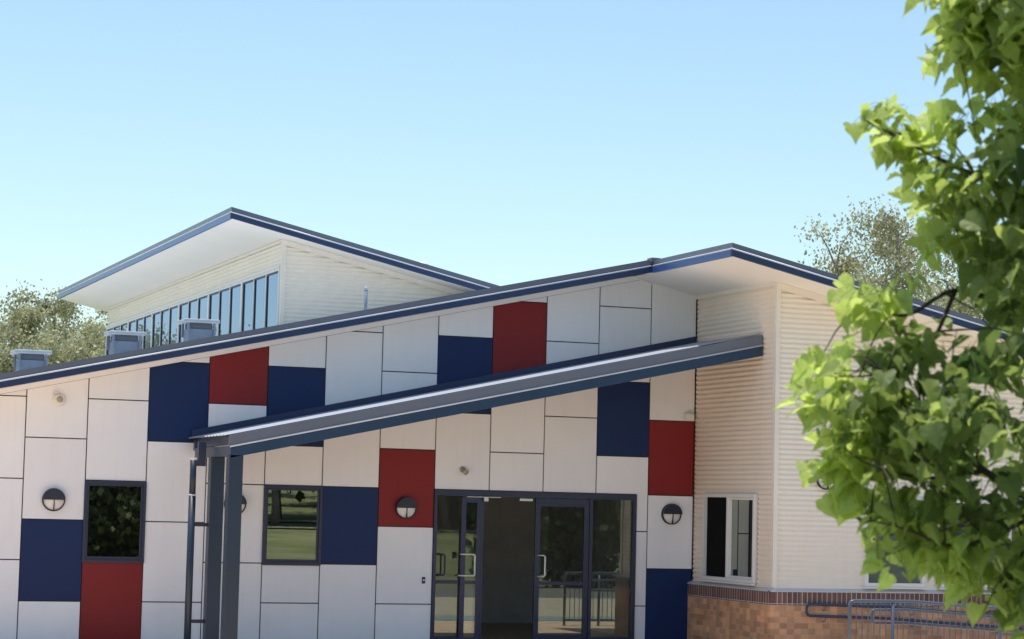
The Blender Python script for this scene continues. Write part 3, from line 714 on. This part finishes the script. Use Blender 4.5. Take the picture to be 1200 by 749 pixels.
# right gum, seen over the bay roof
q = at(1022, 222, 72)
make_tree('gum_tree', (q.x, q.y, -.2), q.z+.4, 2.9, 311, M['gum'], 'sparse gum tree with bare forked limbs above the bay roof', None, n_limb=12, per=190, ls=.12, cl=.48, barkm=gumbark, trunk_h=.45, nsub=9)
q = at(1130, 275, 80)
make_tree('gum_tree', (q.x, q.y, -.2), q.z+.4, 2.6, 312, M['gum'], 'bushier gum crown half hidden by the leafy branches at right', None, n_limb=9, per=150, ls=.15, cl=.7, barkm=gumbark)
q = at(925, 297, 95)
make_tree('gum_tree', (q.x, q.y, -.2), q.z+.4, 1.5, 313, M['gum'], 'tip of a distant gum just above the bay roof edge', None, n_limb=6, per=40, ls=.22, cl=.5, barkm=gumbark)
# trees on the far side of the lawn, behind the photographer (mirrored in the glass) 
rr = random.Random(5); i = 0
for (x, y, H) in [(-30,-95,12),(-16,-88,11),(-4,-96,13),(8,-86,11),(22,-98,13),(31,-82,12),(40,-95,13),(52,-88,12),(64,-98,13),(78,-90,12),(20.0,-60,9),(21.9,-67,10),(27.6,-60,10),(30,-66,11),(36,-64,11),(42,-68,11),(50,-66,10),(10,-64,9),(0,-58,9)]:
    i += 1
    big = y < -80 or 28 < x < 45
    make_tree('park_tree', (x, y, hgt(x,y)-.1), H, 6.5 if big else 3.2, 500+i, M['darkleaf'], 'dark shade tree across the lawn, mirrored in the windows', 'shade trees across the lawn', n_limb=9, per=110 if big else 190, ls=.75 if big else .28, cl=2.0 if big else 1.1, asp=.42, trunk_h=.12 if big else .4, nsub=5)
make_tree('park_tree', (8.6, -38.5, hgt(8.6,-38.5)-.1), 5.2, 2.6, 577, M['darkleaf'], 'low dark bushy tree mirrored in the left window', None, n_limb=10, per=160, ls=.28, cl=.8, asp=.42, trunk_h=.08)
make_tree('park_tree', (21.0, -30, hgt(21,-30)-.1), 5.6, 2.0, 578, M['darkleaf'], 'low dark bushy tree mirrored in the closed entry door', None, n_limb=10, per=160, ls=.28, cl=.7, asp=.42, trunk_h=.08)
for x, y, H in [(-40,55,16),(-52,70,17),(-30,62,16),(-66,60,17),(-24,78,18),(-46,90,20),(-58,48,15),(-36,74,19),(-9,74,10.8),(-14,84,11.4),(-4,68,10.2),(-19,95,12.5),(-10,104,13)]:
    i += 1
    make_tree('gum_tree', (x, y, -.2), H, 4.5, 600+i, M['gum'], 'gum tree far to the left, mirrored in the clerestory glass', 'gum trees mirrored in the clerestory', n_limb=8, per=260, ls=.24, cl=1.1, trunk_h=.3, nsub=6)

# ------------------------------------------------------------------ the near broadleaf tree
rnd = random.Random(42)
OUT = [(1050,-60),(1085,-5),(1108,8),(1112,42),(1078,66),(1096,90),(1122,80),(1140,97),(1158,80),(1176,96),(1180,108),(1142,118),(1110,126),
 (1062,124),(1050,120),(1030,104),(1012,118),(994,142),(1010,160),(1016,198),(1034,190),(1046,205),(1062,220),(1086,244),(1074,258),(1082,276),(1094,300),
 (1088,326),(1060,322),(1030,330),(1000,334),(972,346),(976,358),(1000,372),(986,392),(960,400),(934,430),(946,446),(932,486),(958,500),(968,532),(954,568),(978,578),
 (988,604),(1008,620),(1002,650),(1014,668),(1040,672),(1062,655),(1078,652),(1066,688),(1092,694),(1112,680),(1122,716),(1136,744),(1160,756),(1200,745),(1260,790),(1400,850),(1560,820),(1700,700),(1790,500),(1800,250),(1720,0),(1600,-200),(1420,-330),(1250,-330),(1120,-200)]
HOLES = [(1143,355,13),(1128,395,10),(1076,350,8),(1125,300,7),(1168,385,8),(1092,545,10),(1150,632,14),(1190,600,7),(1108,618,8),(1085,160,6),(1120,165,6),(1160,145,6),(1128,735,12),(1175,725,10),(1080,572,7),(1185,470,5)]
def inside(px, py):
    c = False; n = len(OUT)
    for i in range(n):
        x1, y1 = OUT[i]; x2, y2 = OUT[(i+1) % n]
        if (y1 > py) != (y2 > py) and px < (x2-x1)*(py-y1)/(y2-y1)+x1: c = not c
    return c
def edge_d(px, py):
    best = 1e9; n = len(OUT)
    for i in range(n):
        x1, y1 = OUT[i]; x2, y2 = OUT[(i+1) % n]; dx, dy = x2-x1, y2-y1
        t = max(0, min(1, ((px-x1)*dx+(py-y1)*dy)/(dx*dx+dy*dy+1e-9)))
        best = min(best, math.hypot(px-x1-t*dx, py-y1-t*dy))
    return best
TD = 11.0
tb = at(1440, 700, TD+.2); tb.z = 0.12
ft = empty('broadleaf_tree', tb, 'close leafy bright green tree filling the right side of the picture', 'tree')
trunk_top = at(1420, -120, TD+.2)
tp = [tb+Vector((0,0,-.3)), tb.lerp(trunk_top,.3)+Vector((.05,.03,0)), tb.lerp(trunk_top,.65)+Vector((-.05,.04,0)), trunk_top]
MB().tube(tp, [.16,.12,.085,.03], 14).build('trunk', M['bark'], ft, smooth=True)
wood = MB()
def curve(pts, rs):  # catmull-ish smoothing
    P = [Vector(p) for p in pts]; out = []; ro = []
    for i in range(len(P)-1):
        p0, p1, p2, p3 = P[max(i-1,0)], P[i], P[i+1], P[min(i+2,len(P)-1)]
        for s in range(5):
            t = s/5; out.append(.5*((2*p1)+(-p0+p2)*t+(2*p0-5*p1+4*p2-p3)*t*t+(-p0+3*p1-3*p2+p3)*t**3)); ro.append(rs[i]+(rs[i+1]-rs[i])*t)
    out.append(P[-1]); ro.append(rs[-1]); return out, ro
BR = []
def branch(pts, r0):
    W_ = [at(px, py, TD+d) for px, py, d in pts]; n = len(W_)
    path, ro = curve(W_, [r0*(1-.85*i/(n-1)) for i in range(n)])
    wood.tube(path, ro, 7); BR.extend(path)
branch([(1432,470,.2),(1330,520,.1),(1240,590,0),(1154,552,-.1),(1105,500,-.2),(1060,455,-.3),(1010,420,-.35)], .03)
branch([(1154,552,-.1),(1085,560,-.2),(1020,545,-.3),(985,520,-.3)], .012)
branch([(1240,590,0),(1180,620,-.2),(1120,640,-.3),(1060,620,-.35),(1020,610,-.3)], .014)
branch([(1430,350,.2),(1300,330,.2),(1200,360,.3),(1120,340,.1),(1060,370,0),(1000,352,0)], .025)
branch([(1424,200,.2),(1320,220,.1),(1210,230,0),(1130,200,-.1),(1060,165,-.1),(1012,140,-.1)], .024)
branch([(1420,60,.2),(1300,80,.1),(1210,50,0),(1140,30,-.1),(1095,55,-.1)], .022)
branch([(1120,340,.1),(1080,420,-.1),(1020,440,-.3),(960,440,-.3)], .012)
branch([(1210,590,0),(1190,670,-.1),(1150,710,-.1),(1130,735,-.1)], .012)
branch([(1436,520,.4),(1560,420,.5),(1680,380,.4)], .03)
branch([(1425,250,.3),(1540,160,.6),(1640,60,.5)], .03)
def topx(p):
    d = p-CAM; return 600+F*d.dot(RT)/d.dot(FW), 374.5-F*d.dot(UP)/d.dot(FW)
for _ in range(130):     # smaller wood
    p = rnd.choice(BR); q = p + Vector((rnd.gauss(-.05,.3), rnd.gauss(0,.3), rnd.gauss(.0,.25)))
    if not inside(*topx(q)) or edge_d(*topx(q)) < 8: continue
    wood.tube([p, p.lerp(q,.5)+Vector((0,0,.04)), q], [.006,.004,.002], 5, cap=False)
wood.build('branch', M['twig'], ft, smooth=True)
# one leaf outline: broad, shallowly lobed, pointed
HALF = [(0,.0),(.17,-.08),(.35,-.04),(.48,.10),(.50,.24),(.45,.34),(.46,.48),(.37,.62),(.24,.76),(.13,.90),(.05,1.03),(0,1.12)]
def add_leaf(b, tint, c, tipdir, nrm, s, tv, fold):
    t = tipdir.normalized(); u = t.cross(nrm).normalized(); nn = u.cross(t)
    n = len(b.v); wdt = rnd.uniform(.85,1.1)
    lob = rnd.uniform(-.05,.07); curl = rnd.uniform(-.05,.45); tw = rnd.uniform(-.25,.25); wav = rnd.uniform(0,6)
    for sg in (-1, 1):
        n = len(b.v)
        pts = [c + u*sg*(h[0]+(lob if k_ in (3,6) else -lob*.6 if k_ == 5 else 0))*s*wdt + t*s*h[1] + nn*s*(fold*abs(h[0]) - curl*h[1]**2 + tw*sg*h[0]*h[1] + .035*math.sin(wav+k_*1.9+sg)) for k_, h in enumerate(HALF)]
        ctr = c + t*s*.45 - nn*s*curl*.2
        b.v.append(tuple(ctr)); b.v += [tuple(p) for p in pts]
        for i in range(len(pts)-1):
            b.f.append((n, n+1+i, n+2+i) if sg > 0 else (n, n+2+i, n+1+i)); tint.append(tv)
        # midrib joins automatically through the centre fan
lf = MB(); tint = []; pet = MB()
made = 0; target_n = 3300
clus = []
while len(clus) < 1750:
    px, py = rnd.uniform(925,1800), rnd.uniform(-330,850)
    if not inside(px, py): continue
    vis = px < 1235 and -20 < py < 770
    if not vis and rnd.random() < .55: continue
    if vis and py > 430 and rnd.random() < .05 and py < 600: continue
    e = edge_d(px, py)
    if e < 9: continue
    if px > 1010 and 290 < py < 720 and noise.noise(Vector((px/55, py/45, 3.7))) < -.10 + (.25 if e < 35 else 0)*rnd.random() and rnd.random() < .86: continue
    if any(math.hypot(px-h[0], py-h[1]) < h[2]+12 for h in HOLES) and rnd.random() < .97: continue
    th = min(1.35, .12+e/247*1.5)
    d = rnd.uniform(-th, th)
    clus.append((px, py, d, e, th))
n_main = len(clus)
for (xa, xb, ya, yb, cnt) in ((950,1120,470,668,120),(1080,1215,-15,112,70),(1090,1215,640,760,30)):
    k_ = 0
    while k_ < cnt:
        px, py = rnd.uniform(xa, xb), rnd.uniform(ya, yb)
        if not inside(px, py): continue
        k_ += 1; e = edge_d(px, py)
        if e < 7 or any(math.hypot(px-h[0], py-h[1]) < h[2]+10 for h in HOLES): continue
        th = min(1.0, .12+e/247*1.5); clus.append((px, py, rnd.uniform(-th, th), e, th))
clus = [c for c in clus if sum(1 for q in clus if abs(q[0]-c[0]) < 22 and abs(q[1]-c[1]) < 22) >= 3]
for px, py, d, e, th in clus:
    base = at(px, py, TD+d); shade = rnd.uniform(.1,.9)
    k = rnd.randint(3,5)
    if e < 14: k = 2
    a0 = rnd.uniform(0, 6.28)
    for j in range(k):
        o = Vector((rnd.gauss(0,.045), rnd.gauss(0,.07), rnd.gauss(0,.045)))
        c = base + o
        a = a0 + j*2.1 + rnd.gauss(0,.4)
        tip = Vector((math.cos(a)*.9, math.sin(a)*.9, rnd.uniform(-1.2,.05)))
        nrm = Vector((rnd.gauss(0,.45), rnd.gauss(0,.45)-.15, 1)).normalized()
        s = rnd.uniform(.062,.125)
        # rim leaves tinted paler, inner ones darker: sunlight and crown shade in the tint
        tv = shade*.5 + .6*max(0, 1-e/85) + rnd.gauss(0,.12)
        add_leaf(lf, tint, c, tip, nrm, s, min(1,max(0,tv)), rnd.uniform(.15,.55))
        q = base + Vector((0,0,.05)) + .3*o
        pet.tube([q, c.lerp(q,.4)+Vector((0,0,.01)), c], [.0016,.0013,.001], 4, cap=False)
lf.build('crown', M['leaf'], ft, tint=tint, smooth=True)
pet.build('leaf_stalks', mat('leaf_stalk', (.16,.20,.05), .6, var=.1), ft)

# ------------------------------------------------------------------ light
sv = Vector((-.10, .15, 1)).normalized()
sd = bpy.data.lights.new('sun', 'SUN'); so = bpy.data.objects.new('sun', sd); col.objects.link(so)
sd.energy = 5.0; sd.angle = math.radians(.53); sd.color = (1, .95, .88)
so.rotation_mode = 'QUATERNION'; so.rotation_quaternion = sv.to_track_quat('Z', 'Y'); so.location = (0, 0, 40)
wd = bpy.data.worlds.new('World'); scene.world = wd; wd.use_nodes = True; nt = wd.node_tree; bg = nt.nodes['Background']
sky = nt.nodes.new('ShaderNodeTexSky'); sky.sky_type = 'NISHITA'; sky.sun_disc = False
sky.sun_elevation = math.asin(sv.z); sky.sun_rotation = math.atan2(sv.x, sv.y)
sky.air_density = 1.0; sky.dust_density = 1.0; sky.ozone_density = 1.0; sky.altitude = 300
mxs = nt.nodes.new('ShaderNodeMix'); mxs.data_type = 'RGBA'; mxs.blend_type = 'MULTIPLY'; mxs.inputs[0].default_value = 1; mxs.inputs[7].default_value = (1.20,1.28,1.21,1)
nt.links.new(sky.outputs[0], mxs.inputs[6]); nt.links.new(mxs.outputs[2], bg.inputs['Color']); bg.inputs['Strength'].default_value = .15
scene.view_settings.view_transform = 'Standard'; scene.view_settings.look = 'None'; scene.view_settings.exposure = 0; scene.view_settings.gamma = 1
try:
    scene.cycles.max_bounces = 8; scene.cycles.diffuse_bounces = 4; scene.cycles.glossy_bounces = 4; scene.cycles.transparent_max_bounces = 12
except Exception: pass
